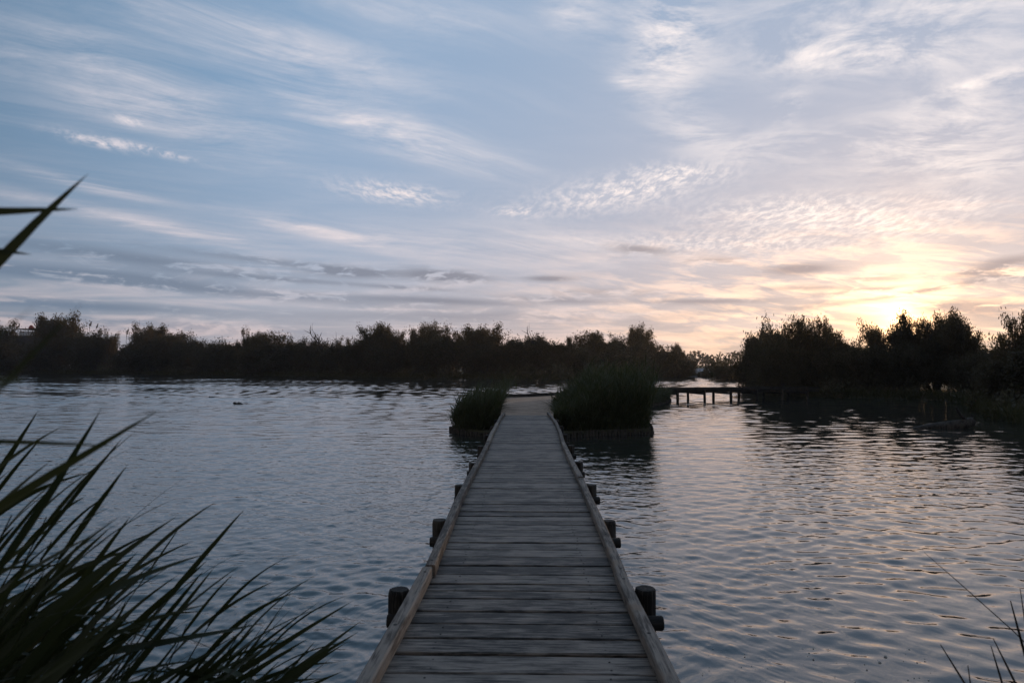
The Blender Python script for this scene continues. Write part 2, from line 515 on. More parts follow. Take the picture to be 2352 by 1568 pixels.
def axis(a, b, step, ext):
    return np.concatenate([[-ext, -ext * .4, -ext * .15], np.arange(a, b + step, step), [ext * .15, ext * .4, ext]])
gx = axis(-175, 150, 1.6, 1800.0); gy = axis(-40, 215, 1.6, 1800.0)
GX, GY = np.meshgrid(gx, gy); P2 = np.stack([GX.ravel(), GY.ravel()], 1)
V = np.column_stack([P2, height(P2)])
nx, ny = len(gx), len(gy)
I = np.arange(nx * ny).reshape(ny, nx)
F = np.stack([I[:-1, :-1].ravel(), I[:-1, 1:].ravel(), I[1:, 1:].ravel(), I[1:, :-1].ravel()], 1)
tag(link('ground', mesh('ground', V, F, True), None, M['ground']), kind='structure')

# water: a sheet of real small waves, finer near the boardwalk, over a plain sheet that carries on to the banks
def wave_sheet():
    ys = np.concatenate([np.arange(2.6, 8, .03), np.arange(8, 20, .055), np.arange(20, 45, .115), np.arange(45, 185, .28)])
    th = np.linspace(-.96, .96, 780)
    Yg, Tg = np.meshgrid(ys, th, indexing='ij'); Xg = Tg * (Yg + 2.0)
    Px, Py = Xg.ravel(), Yg.ravel()
    P = np.stack([Px, Py], 1)
    wx_ = vnoise(P, .9, 61) * .30 + vnoise(P, 2.6, 62) * .07
    wy_ = vnoise(P, .9, 63) * .30 + vnoise(P, 2.6, 64) * .07
    X_, Y_ = Px + wx_, Py + wy_
    def band(n, l0, l1, d0, sp, slope, seed):
        r_ = np.random.RandomState(seed); h = np.zeros_like(Px)
        for i in range(n):
            lam = l0 * (l1 / l0) ** ((i + r_.rand()) / n); k = 2 * math.pi / lam; a_ = R(d0 + r_.uniform(-sp, sp))
            h += slope * math.sqrt(2.0 / n) / k * np.sin(X_ * (k * math.cos(a_)) + Y_ * (k * math.sin(a_)) + r_.uniform(0, 6.28))
        return h
    right = smooth(.2, 3.0, Px) * (1 - smooth(38, 60, Py))           # sheltered by the right bank
    gust = smooth(-.35, .45, vnoise(P * np.array([.6, 1.0]), .16, 65))
    wind = .75 + .45 * gust
    A1 = band(6, .17, .40, 55, 26, .056, 71) + band(6, .17, .40, 120, 28, .056, 72)      # crossing ripples
    A2 = band(10, .15, .38, 88, 48, .098, 73)                                             # wind ripples, left
    B = band(9, .45, 1.0, 86, 34, .050, 74)
    C = band(10, .80, 1.5, 86, 36, .078, 75)
    fa = 1 - smooth(15, 25, Py)
    h = A1 * fa * (right * (1.05 - .45 * smooth(8, 18, Py)) + .35 * (1 - right))
    h += A2 * fa * (1 - .80 * right) * wind
    h += B * (.55 + .65 * smooth(10, 24, Py) * (1 - .15 * right)) * (1 - smooth(42, 58, Py)) * (1 - .15 * right)
    h += C * smooth(26, 50, Py) * (1 - .35 * right) * wind
    V_ = np.column_stack([Px, Py, h]); ny_, nx_ = Yg.shape
    I_ = np.arange(ny_ * nx_).reshape(ny_, nx_)
    F_ = np.stack([I_[:-1, :-1].ravel(), I_[:-1, 1:].ravel(), I_[1:, 1:].ravel(), I_[1:, :-1].ravel()], 1)
    return V_, F_
Vw, Fw = wave_sheet()
n0 = len(Vw)
Vw = np.concatenate([Vw, np.array([(-190, -45, -.09), (160, -45, -.09), (160, 220, -.09), (-190, 220, -.09)])])
Fw = np.concatenate([Fw, np.array([[n0, n0 + 1, n0 + 2, n0 + 3]])])
tag(link('water', mesh('water', Vw, Fw, True), None, M['water']), kind='structure')

# island at the end of the boardwalk
ISLE = [(-2.5, 22.3), (-2.2, 21.7), (-0.9, 20.6), (0.9, 20.6), (2.4, 21.4), (4.0, 21.9), (4.15, 23.0), (4.6, 27), (6.2, 35), (8.6, 41.2),
        (8.3, 43.6), (6.6, 43.2), (3.2, 37.5), (0.6, 34.0), (-1.3, 32.4), (-2.2, 28.0)]
def prism_mesh(name, poly, z0, z1, inset=0.0):
    bm = bmesh.new()
    c = Vector((sum(p[0] for p in poly) / len(poly), sum(p[1] for p in poly) / len(poly)))
    lo = [bm.verts.new((p[0], p[1], z0)) for p in poly]
    hi = [bm.verts.new((p[0] + (c.x - p[0]) * inset, p[1] + (c.y - p[1]) * inset, z1)) for p in poly]
    bm.faces.new(hi); bm.faces.new(lo[::-1])
    for i in range(len(poly)):
        j = (i + 1) % len(poly); bm.faces.new((lo[i], lo[j], hi[j], hi[i]))
    bmesh.ops.triangulate(bm, faces=[f for f in bm.faces if len(f.verts) > 4])
    me = bpy.data.meshes.new(name); bm.to_mesh(me); bm.free(); return me
isle = tag(link('island', prism_mesh('island', ISLE, -0.9, 0.15, 0.02), None, M['ground']), kind='structure')
mb = MB(); rg = random.Random(2)
for i in range(len(ISLE)):
    a = Vector(ISLE[i]); c = Vector(ISLE[(i + 1) % len(ISLE)]); L = (c - a).length; n = max(1, int(L / 0.11))
    for k in range(n):
        p = a + (c - a) * ((k + 0.5) / n)
        if abs(p.x) < 0.8 and p.y < 21: continue
        hgt = rg.uniform(0.06, 0.19)
        mb.tube([(p.x, p.y, -0.7), (p.x + rg.uniform(-.01, .01), p.y, hgt)], [0.052, 0.048], 6)
tag(mb.build('palisade', isle, M['post']), kind='stuff')

PATH = [(-0.78, 20.35), (0.78, 20.35), (0.95, 24), (1.0, 29.0), (1.6, 31.2), (4.6, 35.2), (8.3, 41.2), (7.3, 42.4), (3.4, 37.0), (0.9, 33.6), (-1.15, 31.6), (-0.95, 26)]
tag(link('path', prism_mesh('path', PATH, 0.1, DECK - 0.03), None, M['sand']), kind='structure')

# pale gravel ramp going up the bank beyond the footbridge
a0 = on_z(1578, 866.3); a1 = on_z(1660, 866.3)
mb = MB(); rise = 1.45; run = 9.0; fx = 1.07
prof = [(0.0, 0.05), (0.25, 0.42), (0.5, 0.8), (0.8, 1.2), (1.0, rise)]
vv = []
for tt, zz in prof:
    for s_, p in ((-1, a0), (1, a1)):
        vv.append((p.x + (a1.x - a0.x) * 0.10 * (-s_) * tt + 0.3 * tt, p.y + run * tt, zz))
n = len(vv); vv += [(p[0], p[1], p[2] - 0.5) for p in vv]
ff = []
for i in range(len(prof) - 1):
    ff += [(2 * i, 2 * i + 1, 2 * i + 3, 2 * i + 2), (n + 2 * i, n + 2 * i + 2, n + 2 * i + 3, n + 2 * i + 1),
           (2 * i, 2 * i + 2, n + 2 * i + 2, n + 2 * i), (2 * i + 1, n + 2 * i + 1, n + 2 * i + 3, 2 * i + 3)]
ff += [(0, n, n + 1, 1), (n - 2, n - 1, 2 * n - 1, 2 * n - 2)]
tag(link('gravel_ramp', mesh('gravel_ramp', vv, ff), None, M['gravel']), kind='structure')


# faint scattering volume, added to lift the darkest tones of the trees
m = bpy.data.materials.new('tone_lift_haze'); m.use_nodes = True
t = m.node_tree
for n in list(t.nodes): t.nodes.remove(n)
pv_ = t.nodes.new('ShaderNodeVolumePrincipled'); mo = t.nodes.new('ShaderNodeOutputMaterial')
pv_.inputs['Color'].default_value = (0.92, 0.92, 0.95, 1); pv_.inputs['Density'].default_value = 0.0002; pv_.inputs['Anisotropy'].default_value = 0.55
t.links.new(pv_.outputs[0], mo.inputs['Volume'])
mb = MB(); mb.box((0, 0, 8.5), (3800, 3800, 21)); tag(mb.build('added_haze', None, m), kind='stuff')
# ------------------------------------------------------------------ boardwalk
walk = empty('boardwalk', (0, 0, 0))
tag(walk, 'grey weathered plank boardwalk running out over the pond from the bottom edge', 'boardwalk')
rg = random.Random(11)
edges = [3.38, 3.60, 3.80, 4.01, 4.21, 4.44, 4.60, 4.74, 4.945, 5.165, 5.39, 5.605, 5.82, 6.035, 6.27, 6.475]
while edges[0] > -1.1: edges.insert(0, edges[0] - rg.uniform(0.195, 0.222))
while edges[-1] < 20.15: edges.append(edges[-1] + rg.choice([0.21, 0.205, 0.2, 0.215, 0.15, 0.22]) + rg.uniform(-.006, .006))
edges[-1] = 20.34

def plank_mesh(name, w, seed):
    """a worn board: slightly cupped, its long edges not quite straight"""
    r_ = random.Random(seed); n = 7; hl = 0.735; th = 0.036; vs_ = []
    e0 = [r_.uniform(-.003, .003) for _ in range(n)]; e1 = [r_.uniform(-.003, .003) for _ in range(n)]
    for i in range(n):
        xx = -hl + 2 * hl * i / (n - 1)
        a, c = -w / 2 + e0[i], w / 2 + e1[i]
        bz = r_.uniform(-.0012, .0012)
        ring = [(a, -th), (a, -.006), (a + .006, bz), (0, bz + r_.uniform(-.001, .0015)), (c - .006, bz), (c, -.006), (c, -th)]
        vs_ += [(xx, p, q) for p, q in ring]
    k = 7; fs = []
    for i in range(n - 1):
        for j in range(k):
            fs.append((i * k + j, i * k + (j + 1) % k, (i + 1) * k + (j + 1) % k, (i + 1) * k + j))
    fs += [tuple(range(k - 1, -1, -1)), tuple(range((n - 1) * k, n * k))]
    me = mesh(name, vs_, fs); me.materials.append(M['plank']); return me

cache = {}
for i in range(len(edges) - 1):
    gap = 0.013 if rg.random() < 0.75 else 0.019
    if abs(edges[i + 1] - 4.44) < .01: gap = 0.024
    w = edges[i + 1] - edges[i] - gap
    key = (round(w / 0.004), i % 3)
    if key not in cache: cache[key] = plank_mesh('plank', key[0] * 0.004, i)
    o = link('plank', cache[key], walk)
    o.location = (rg.uniform(-.006, .006), edges[i] + w / 2, DECK + rg.uniform(-.003, .003))
    o.rotation_euler = (rg.uniform(-.012, .012), rg.uniform(-.002, .002), rg.uniform(-.0025, .0025))

# nail heads near the ends of the nearer boards
mb = MB(); mb.tube([(0, 0, -.004), (0, 0, .0012)], [.0062, .0055], 8); nail = mb.make('nail'); nail.materials.append(M['bolt'])
for o in [k for k in walk.children if k.name.startswith('plank') and 2.8 < k.location.y < 9.5]:
    for sx in (-.46, .44):
        for sy in (-.045, .045):
            q = link('nail', nail, o); q.location = (sx + rg.uniform(-.012, .012), sy + rg.uniform(-.012, .012), .0005)

# kerb rails in 4 m lengths, warped, butted end to end, bolted down
def rail_x(side, yy):
    pl = [(-2, -.700), (3, -.700), (4.8, -.665), (4.95, -.672), (7.0, -.705), (8.7, -.722), (8.9, -.716), (12.6, -.700), (14.5, -.722), (16.8, -.716), (18.6, -.715), (20.3, -.668)]
    pr = [(-2, .680), (3, .690), (4.7, .672), (4.9, .680), (7.0, .690), (8.7, .697), (8.9, .690), (12.6, .672), (15, .715), (17, .722), (18.6, .690), (20.3, .622)]
    L = pl if side < 0 else pr
    return float(np.interp(yy, [p[0] for p in L], [p[1] for p in L]))
def rail_z(side, yy):
    if side < 0: return 0.006 * math.sin(yy * 1.1) + 0.004 * math.sin(yy * 2.7 + 1)
    return 0.006 * math.sin(yy * 0.9 + 2) + 0.005 * math.sin(yy * 2.3)
for side in (-1, 1):
    joints = [-1.2, 0.85, 4.84, 8.75, 12.70, 16.70, 20.32] if side < 0 else [-1.2, 0.75, 4.73, 8.65, 12.55, 16.6, 20.30]
    for j in range(len(joints) - 1):
        y0, y1 = joints[j] + 0.006, joints[j + 1] - 0.006
        n = 12; vs_ = []; off = rg.uniform(-.010, .010); lift = rg.uniform(0.0, .010)
        yc = (y0 + y1) / 2
        wd = rg.uniform(.066, .074); ht = rg.uniform(.068, .078)
        for i in range(n):
            yy = y0 + (y1 - y0) * i / (n - 1)
            xx = rail_x(side, yy) + off; zz = DECK + 0.008 + lift + rail_z(side, yy)
            ww = wd / 2 + rg.uniform(-.002, .002); c = 0.008
            ring = [(-ww, 0), (ww, 0), (ww, ht - c), (ww - c, ht), (-ww + c, ht), (-ww, ht - c)]
            vs_ += [(xx + p, yy - yc, zz + q + rg.uniform(-.001, .001)) for p, q in ring]
        k = 6; fs = []
        for i in range(n - 1):
            for q in range(k):
                fs.append((i * k + q, (i + 1) * k + q, (i + 1) * k + (q + 1) % k, i * k + (q + 1) % k))
        fs += [tuple(range(k)), tuple(range(n * k - 1, (n - 1) * k - 1, -1))]
        ro = link('rail', mesh('rail', vs_, fs), walk, M['rail']); ro.location = (0, yc, 0)
        ys = [y0 + 0.12] + [y0 + 0.12 + (y1 - y0 - .24) * q / 4 for q in (1, 2, 3)] + [y1 - 0.12]
        for q, yy in enumerate(ys):
            if yy < 1.5 or yy > 14: continue
            mb = MB(); zz = DECK + 0.008 + lift + rail_z(side, yy) + ht
            mb.tube([(0, 0, -.012), (0, 0, .0022)], [.011, .010], 10)
            bo = mb.build('bolt', ro, M['bolt']); bo.location = (rail_x(side, yy) + off + rg.uniform(-.006, .006), yy - yc, zz)

# round posts in pairs with a cross log under the deck
def post_mesh(seed):
    r_ = random.Random(seed); mb = MB()
    rr = r_.uniform(.062, .070)
    mb.tube([(0, 0, -1.9), (0.004, 0, -.9), (0, .004, -.03), (0, 0, -.006), (0, 0, 0)], [rr * 1.06, rr * 1.03, rr, rr * .97, rr * .84], 14, True, .02, r_)
    me = mb.make('post', True)
    return me
pm = [post_mesh(i) for i in range(4)]
for me in pm: me.materials.append(M['post'])
for k in range(-2, 8):
    yy = 4.58 + 1.97 * k
    for side in (-1, 1):
        o = link('post', pm[rg.randrange(4)], walk)
        o.location = (side * 0.812 + (.0 if side > 0 else .01) + rg.uniform(-.012, .012), yy + rg.uniform(-.07, .07), DECK + rg.uniform(.005, .035))
        o.rotation_euler = (rg.uniform(-.02, .02), rg.uniform(-.02, .02), rg.uniform(0, 6))
    mb = MB()
    mb.tube([(-.888, 0, 0), (-.878, 0, 0), (.878, 0, 0), (.888, 0, 0)], [.040, .046, .046, .040], 12)
    o = mb.build('cross_log', walk, M['beam'], True); o.location = (rg.uniform(-.02, .02), yy - .125, DECK - .155)
for sx in (-.45, .45):
    mb = MB(); mb.box((0, 9.6, DECK - .038 - .030), (.10, 21.3, .058)); mb.build('joist', walk, M['beam']).location = (sx, 0, 0)

# timber kerb along the far side of the landing
kerb = empty('timber_kerb', (0, 32.5, 0))
tag(kerb, 'dark timber kerb along the far edge of the sandy landing', 'kerb')
pts = [(-1.25, 31.55), (0.05, 32.65), (1.25, 33.95), (3.3, 37.1)]
for i in range(3):
    a, c = Vector(pts[i]), Vector(pts[i + 1]); d = c - a
    mb = MB(); mb.box((0, 0, 0), (d.length - .01, .09, .14))
    o = mb.build('kerb_beam', kerb, M['beam'], bevel=.008)
    mid_ = (a + c) / 2; o.location = (mid_.x, mid_.y - 32.5, DECK + .045); o.rotation_euler = (0, 0, math.atan2(d.y, d.x))

# ------------------------------------------------------------------ second footbridge, right of the island
fb = empty('footbridge', (8.2, 42.2, 0), math.atan2(2.4, 9.6))
tag(fb, 'low dark timber footbridge on posts between the reed island and the right bank', 'footbridge')
LB = 10.6
n = 53
me = None
mb = MB(); mb.box((0, 0, 0), (LB / n - .012, 1.5, .04)); me = mb.make('plank'); me.materials.append(M['beam'])
for i in range(n):
    o = link('plank', me, fb); o.location = ((i + .5) * LB / n, 0.0, DECK - .02 + rg.uniform(-.004, .004))
for s_ in (-1, 1):
    for j in range(3):
        mb = MB(); mb.box((0, 0, 0), (LB / 3 - .02, .08, .07)); o = mb.build('rail', fb, M['beam']); o.location = ((j + .5) * LB / 3, s_ * .7, DECK + .04 + rg.uniform(-.008, .008))
    for j in range(6):
        mb = MB(); mb.box((0, 0, 0), (LB / 6 - .02, .09, .17)); o = mb.build('joist', fb, M['beam'])
        o.location = ((j + .5) * LB / 6, s_ * .62, DECK - .135 + rg.uniform(-.01, .01)); o.rotation_euler = (0, .012, 0)
    for j in range(6):
        xx = 0.75 + j * 1.78 - (0.0 if s_ < 0 else 0.35)
        o = link('post', pm[j % 4], fb); o.location = (xx, s_ * .74, DECK - .05); o.scale = (1.2, 1.2, 1); o.rotation_euler = (0, rg.uniform(-.02, .02), 0)
for j in range(6):
    mb = MB(); mb.tube([(0, -.86, 0), (0, .86, 0)], [.06, .06], 8)
    mb.build('cross_log', fb, M['beam'], True).location = (.62 + j * 1.78, 0, DECK - .275)

# ------------------------------------------------------------------ trees
def leaf_cards(C, D, L, Wd, rng):
    """pointed leaf faces: centres C, directions D, lengths L, widths Wd"""
    n = len(C)
    r_ = rng.normal(size=(n, 3)); S = np.cross(D, r_); S /= np.linalg.norm(S, axis=1)[:, None] + 1e-9
    L = np.asarray(L).reshape(-1, 1); Wd = np.asarray(Wd).reshape(-1, 1)
    V = np.stack([C - D * L * .5, C + S * Wd * .5 - D * L * .05, C + D * L * .5, C - S * Wd * .5 - D * L * .05], 1).reshape(-1, 3)
    return V, np.arange(n * 4).reshape(n, 4)

def unit(v): return v / (np.linalg.norm(v) + 1e-9)

def gen_tree(seed, stems=3, lean=.35, ratio=.62, kids=(5, 5), ang=.7, up=.25, per=7, spread=.05, ls=.045, upleaf=.5, levels=3, dead=False):
    rng = np.random.RandomState(seed); wood = MB(); LC = []; LD = []
    def grow(p, d, L, r, lvl):
        n = 5; pts = [p]; q = p.copy(); dd = d.copy()
        for i in range(n - 1):
            dd = unit(dd + rng.normal(size=3) * .16 + np.array([0, 0, up * .35])); q = q + dd * L / (n - 1); pts.append(q)
        if lvl < 3 or dead:
            wood.tube([tuple(k) for k in pts], [r * (1 - .75 * i / (n - 1)) for i in range(n)], 6 if lvl == 0 else (5 if lvl == 1 else 3), False)
        if lvl >= levels:
            if not dead:
                for i in range(per):
                    t_ = rng.uniform(.05, 1.1); a = pts[min(int(t_ * (n - 1)), n - 2)]; c = pts[min(int(t_ * (n - 1)) + 1, n - 1)]
                    LC.append(a + (c - a) * (t_ * (n - 1) % 1) + rng.normal(size=3) * spread)
                    LD.append(unit(unit(c - a) + rng.normal(size=3) * .55 + np.array([0, 0, upleaf])))
            return
        k = kids[min(lvl, len(kids) - 1)]
        for i in range(k):
            t_ = rng.uniform(.25 if lvl == 0 else .15, 1.0); j = min(int(t_ * (n - 1)), n - 2)
            s_ = pts[j] + (pts[j + 1] - pts[j]) * (t_ * (n - 1) - j)
            ax = unit(np.cross(dd, rng.normal(size=3)))
            nd = unit(dd * math.cos(ang) + ax * math.sin(ang) * rng.uniform(.6, 1.3))
            grow(s_, nd, L * ratio * rng.uniform(.7, 1.15) * (1.15 - .4 * t_), r * .5, lvl + 1)
        grow(pts[-1], dd, L * ratio * .8, r * .35, lvl + 1)
    for i in range(stems):
        th = 6.28 * (i + rng.uniform(0, .6)) / stems
        d = unit(np.array([math.cos(th) * lean, math.sin(th) * lean, 1.0]))
        grow(np.array([math.cos(th) * .03, math.sin(th) * .03, -.02]), d, rng.uniform(.42, .60), .028, 0)
    wv_ = np.array(wood.v)
    if dead: top = np.percentile(wv_[:, 2], 99.8); wid = np.percentile(np.abs(wv_[:, :2]), 97)
    else:
        LC = np.array(LC); LD = np.array(LD); top = np.percentile(LC[:, 2], 99.95); wid = np.percentile(np.abs(LC[:, :2]), 95)
    # normalised: height 1, half width 0.5
    S = np.array([.5 / wid, .5 / wid, 1 / top])
    wm = mesh('trunk', wv_ * S, wood.f); wm.materials.append(M['bark'])
    if dead: return wm, None
    LC = LC * S; n = len(LC)
    LL = ls * rng.uniform(.6, 1.4, n)
    V_, F_ = leaf_cards(LC, LD, LL, LL * rng.uniform(.32, .55, n), rng)
    return wm, (V_, F_)

def tree_set(mat, name='crown', **kw):
    wm, lf = gen_tree(**kw)
    cm = mesh(name, *lf); cm.materials.append(mat)
    return wm, cm
TREES = {
    'feather': [tree_set(M['leaf'], seed=s, stems=4, lean=.38, kids=(7, 6), up=.32, per=16, spread=.028, ls=.038, upleaf=.35, ang=.78) for s in (1, 2, 3)],
    'round': [tree_set(M['leaf_dark'], seed=s, stems=4, lean=.5, kids=(8, 7), up=.1, per=20, spread=.045, ls=.042, upleaf=.1, ang=.95) for s in (4, 5)],
    'sparse': [tree_set(M['leaf'], seed=s, stems=3, lean=.40, kids=(5, 5), up=.38, per=17, spread=.026, ls=.038, upleaf=.4, ang=.75) for s in (6, 7)],
    'spread': [tree_set(M['leaf'], seed=s, stems=2, lean=.55, kids=(7, 7), up=.2, per=15, spread=.03, ls=.038, upleaf=.35, ang=.85) for s in (8, 9)],
}
DEAD = [gen_tree(seed=s, stems=3, lean=.45, kids=(5, 4), up=.5, ang=.6, levels=2, dead=True)[0] for s in (21, 22)]
rg = random.Random(77)

def ground_z(x_, y_): return float(height(np.array([[x_, y_]]))[0])

def far_shore(xd):
    """depth of the far waterline below a point of the picture"""
    pts = far_edge + right_edge
    yy = float(np.interp(xd, [p[0] for p in pts], [p[1] for p in pts]))
    return on_z(xd, yy).y

def plant_tree(name, kind, xd, ytop, half, back, label, group=None, cat='tree', depth=None):
    dep = depth if depth is not None else far_shore(xd) + back
    p = at_y(xd, ytop, dep)
    gz = ground_z(p.x, p.y)
    hgt = p.z - gz
    wd = 2 * half / FPX * dep
    e = empty(name, (p.x, p.y, gz), rg.uniform(0, 6.28)); e.scale = (wd, wd, hgt)
    tag(e, label, cat, group)
    if kind == 'dead':
        link('trunk', DEAD[rg.randrange(2)], e)
    else:
        wm, cm = TREES[kind][rg.randrange(len(TREES[kind]))]
        link('trunk', wm, e); link('crown', cm, e)
    return e

G1 = 'trees along the far shore'
LEFT = 'dark bushy tree in the row along the far shore left of the boardwalk'
MIDL = 'dark bushy tree in the far shore row behind the reed island'
far_trees = [
    ('feather', -5, 726, 42, 6, 'leafy dark tree cut by the left edge on the far shore'),
    ('feather', 146, 722, 44, 6, 'tall bushy tree just right of the dark roofed house'),
    ('round', 193, 754, 28, 5, LEFT), ('round', 222, 764, 42, 4, LEFT),
    ('sparse', 250, 750, 20, 5, 'thin see-through shrub standing up between dark trees, far left shore'),
    ('round', 300, 772, 36, 4, LEFT),
    ('feather', 340, 742, 34, 6, LEFT), ('feather', 388, 748, 40, 5, LEFT), ('round', 432, 764, 30, 5, LEFT),
    ('round', 505, 770, 38, 5, LEFT), ('round', 470, 778, 34, 4, LEFT),
    ('sparse', 574, 752, 14, 6, 'narrow spire-like tree above the far shore row on the left'),
    ('feather', 612, 752, 48, 5, LEFT), ('round', 655, 768, 34, 5, LEFT), ('round', 555, 778, 32, 4, LEFT),
    ('round', 705, 774, 44, 5, LEFT), ('round', 760, 772, 40, 4, LEFT), ('sparse', 795, 762, 26, 6, LEFT),
    ('feather', 855, 742, 44, 6, LEFT), ('feather', 906, 750, 38, 6, LEFT), ('round', 828, 768, 36, 4, LEFT),
    ('feather', 956, 746, 34, 5, LEFT),
    ('feather', 990, 730, 38, 6, 'tallest tree of the far shore row, above the left reed clump'),
    ('round', 1010, 762, 44, 4, LEFT),
    ('feather', 1045, 764, 26, 6, MIDL), ('sparse', 1072, 758, 26, 5, MIDL), ('feather', 1116, 747, 46, 6, MIDL),
    ('round', 1165, 776, 34, 4, MIDL), ('round', 1200, 776, 38, 5, MIDL), ('round', 1250, 768, 44, 5, MIDL),
    ('sparse', 1305, 770, 30, 5, MIDL), ('feather', 1358, 754, 46, 5, MIDL), ('sparse', 1404, 752, 30, 6, MIDL),
    ('round', 1440, 772, 48, 3, 'rounded dense tree behind the taller reeds of the island'),
    ('feather', 1476, 740, 32, 6, 'upright tree rising above its neighbours near the footbridge end'),
    ('round', 1520, 784, 40, 4, MIDL), ('round', 1385, 782, 50, 3, MIDL), ('round', 1330, 786, 40, 3, MIDL),
    ('spread', 1569, 779, 20, 8, 'small lone spreading tree beside the gap in the tree line'),
    ('round', 1120, 782, 50, 3, MIDL), ('round', 900, 778, 50, 3, LEFT), ('round', 620, 782, 50, 3, LEFT), ('round', 360, 782, 56, 3, LEFT), ('round', 120, 780, 50, 3, LEFT), ('round', 30, 775, 44, 4, LEFT),
]
def ordinal(i):
    one = ['first', 'second', 'third', 'fourth', 'fifth', 'sixth', 'seventh', 'eighth', 'ninth', 'tenth', 'eleventh', 'twelfth', 'thirteenth', 'fourteenth',
           'fifteenth', 'sixteenth', 'seventeenth', 'eighteenth', 'nineteenth', 'twentieth']
    return one[i] if i < 20 else 'twenty-' + one[i - 20] if i < 29 else 'thirtieth'
LOOK = {'feather': 'feathery upright tree', 'round': 'dense rounded tree', 'sparse': 'thin see-through tree', 'spread': 'spreading tree'}
def numbered(rows, lib, where):
    out = []
    cnt = {}
    for r_ in sorted(rows, key=lambda q: q[1]):
        i = cnt.get(r_[0], 0); cnt[r_[0]] = i + 1
        lb = r_[5]
        if lb in lib: lb = ordinal(i) + ' ' + LOOK[r_[0]] + ' ' + where
        out.append((*r_[:5], lb))
    return out
for k, xd, yt, hf, bk, lb in numbered(far_trees, (LEFT, MIDL), 'counted from the left along the far shore'):
    plant_tree('tree', k, xd, yt + rg.uniform(-3, 13), hf * rg.uniform(.85, 1.1), bk, lb, G1)
plant_tree('dead_tree', 'dead', 742, 748, 36, 7, 'bare dead tree with twiggy top among the far shore trees, left', None, 'tree')
plant_tree('dead_tree', 'dead', 1228, 748, 32, 7, 'bare dead twigs rising above the trees behind the landing', None, 'tree')

RB = 'bushy tree silhouetted in the right bank row left of the sun'
RS = 'bushy backlit tree of the right bank row in front of the sun'
right_trees = [
    ('round', 1745, 735, 48, 66, 'dense round-topped tree at the left end of the right bank row'),
    ('round', 1782, 750, 42, 60, RB), ('feather', 1832, 724, 36, 50, RB), ('feather', 1884, 726, 36, 50, RB),
    ('round', 1800, 764, 46, 49, RB), ('round', 1860, 768, 50, 49, RB), ('sparse', 1925, 764, 22, 50, RB), ('round', 1935, 794, 46, 48, RB),
    ('sparse', 1968, 770, 40, 50, RB), ('sparse', 2008, 764, 40, 50, RS), ('round', 1998, 794, 48, 48, RS),
    ('sparse', 2046, 716, 44, 50, 'feathery small tree crossing the setting sun'),
    ('feather', 2098, 728, 34, 49, RS), ('feather', 2148, 718, 40, 48, RS), ('round', 2070, 786, 50, 47, RS), ('round', 2140, 776, 50, 47, RS),
    ('spread', 2238, 708, 52, 45, 'wide spreading tree with open branches, right of the sun'),
    ('round', 2200, 762, 40, 46, RS),
    ('sparse', 2296, 764, 34, 42, 'thin open shrub in the gap between the big trees at right'),
    ('round', 2270, 800, 50, 41, RS),
    ('feather', 2362, 704, 56, 34, 'big dark tree cut by the right edge of the picture'),
    ('round', 2330, 800, 60, 33, 'low dense bush at the water edge below the right edge tree'),
    ('round', 2420, 770, 80, 30, 'dark tree mostly outside the right edge'),
    ('round', 1756, 838, 34, 60, 'low round bush at the right end of the footbridge'),
    ('round', 1672, 830, 22, 98, 'low bush beside the pale gravel ramp'),
    ('round', 1550, 818, 36, 118, 'low bush left of the pale gravel ramp'),
]
for k, xd, yt, hf, dep, lb in numbered(right_trees, (RB, RS), 'counted from the left on the right bank'):
    plant_tree('tree', k, xd, yt, hf, 0, lb, 'trees on the right bank', depth=dep)

# far wood seen through the gap and beyond both banks
rng = np.random.RandomState(9)
n = 26000
xs = rng.uniform(-330, 420, n); ys = 300 + rng.uniform(0, 26, n)
topz = 7.2 + 1.5 * np.sin(xs * .13) + 1.2 * np.sin(xs * .41 + 1) + .8 * np.sin(xs * .9 + 2)
zs = .4 + topz * rng.uniform(0, 1, n) ** .8
D_ = rng.normal(size=(n, 3)); D_ /= np.linalg.norm(D_, axis=1)[:, None]
V_, F_ = leaf_cards(np.column_stack([xs, ys, zs]), D_, rng.uniform(1.0, 2.0, n), rng.uniform(.7, 1.2, n), rng)
tag(link('far_wood', mesh('far_wood', V_, F_), None, M['leaf_dark']), 'low dark line of woods on the horizon in the gap between the banks', 'woods', kind='stuff')

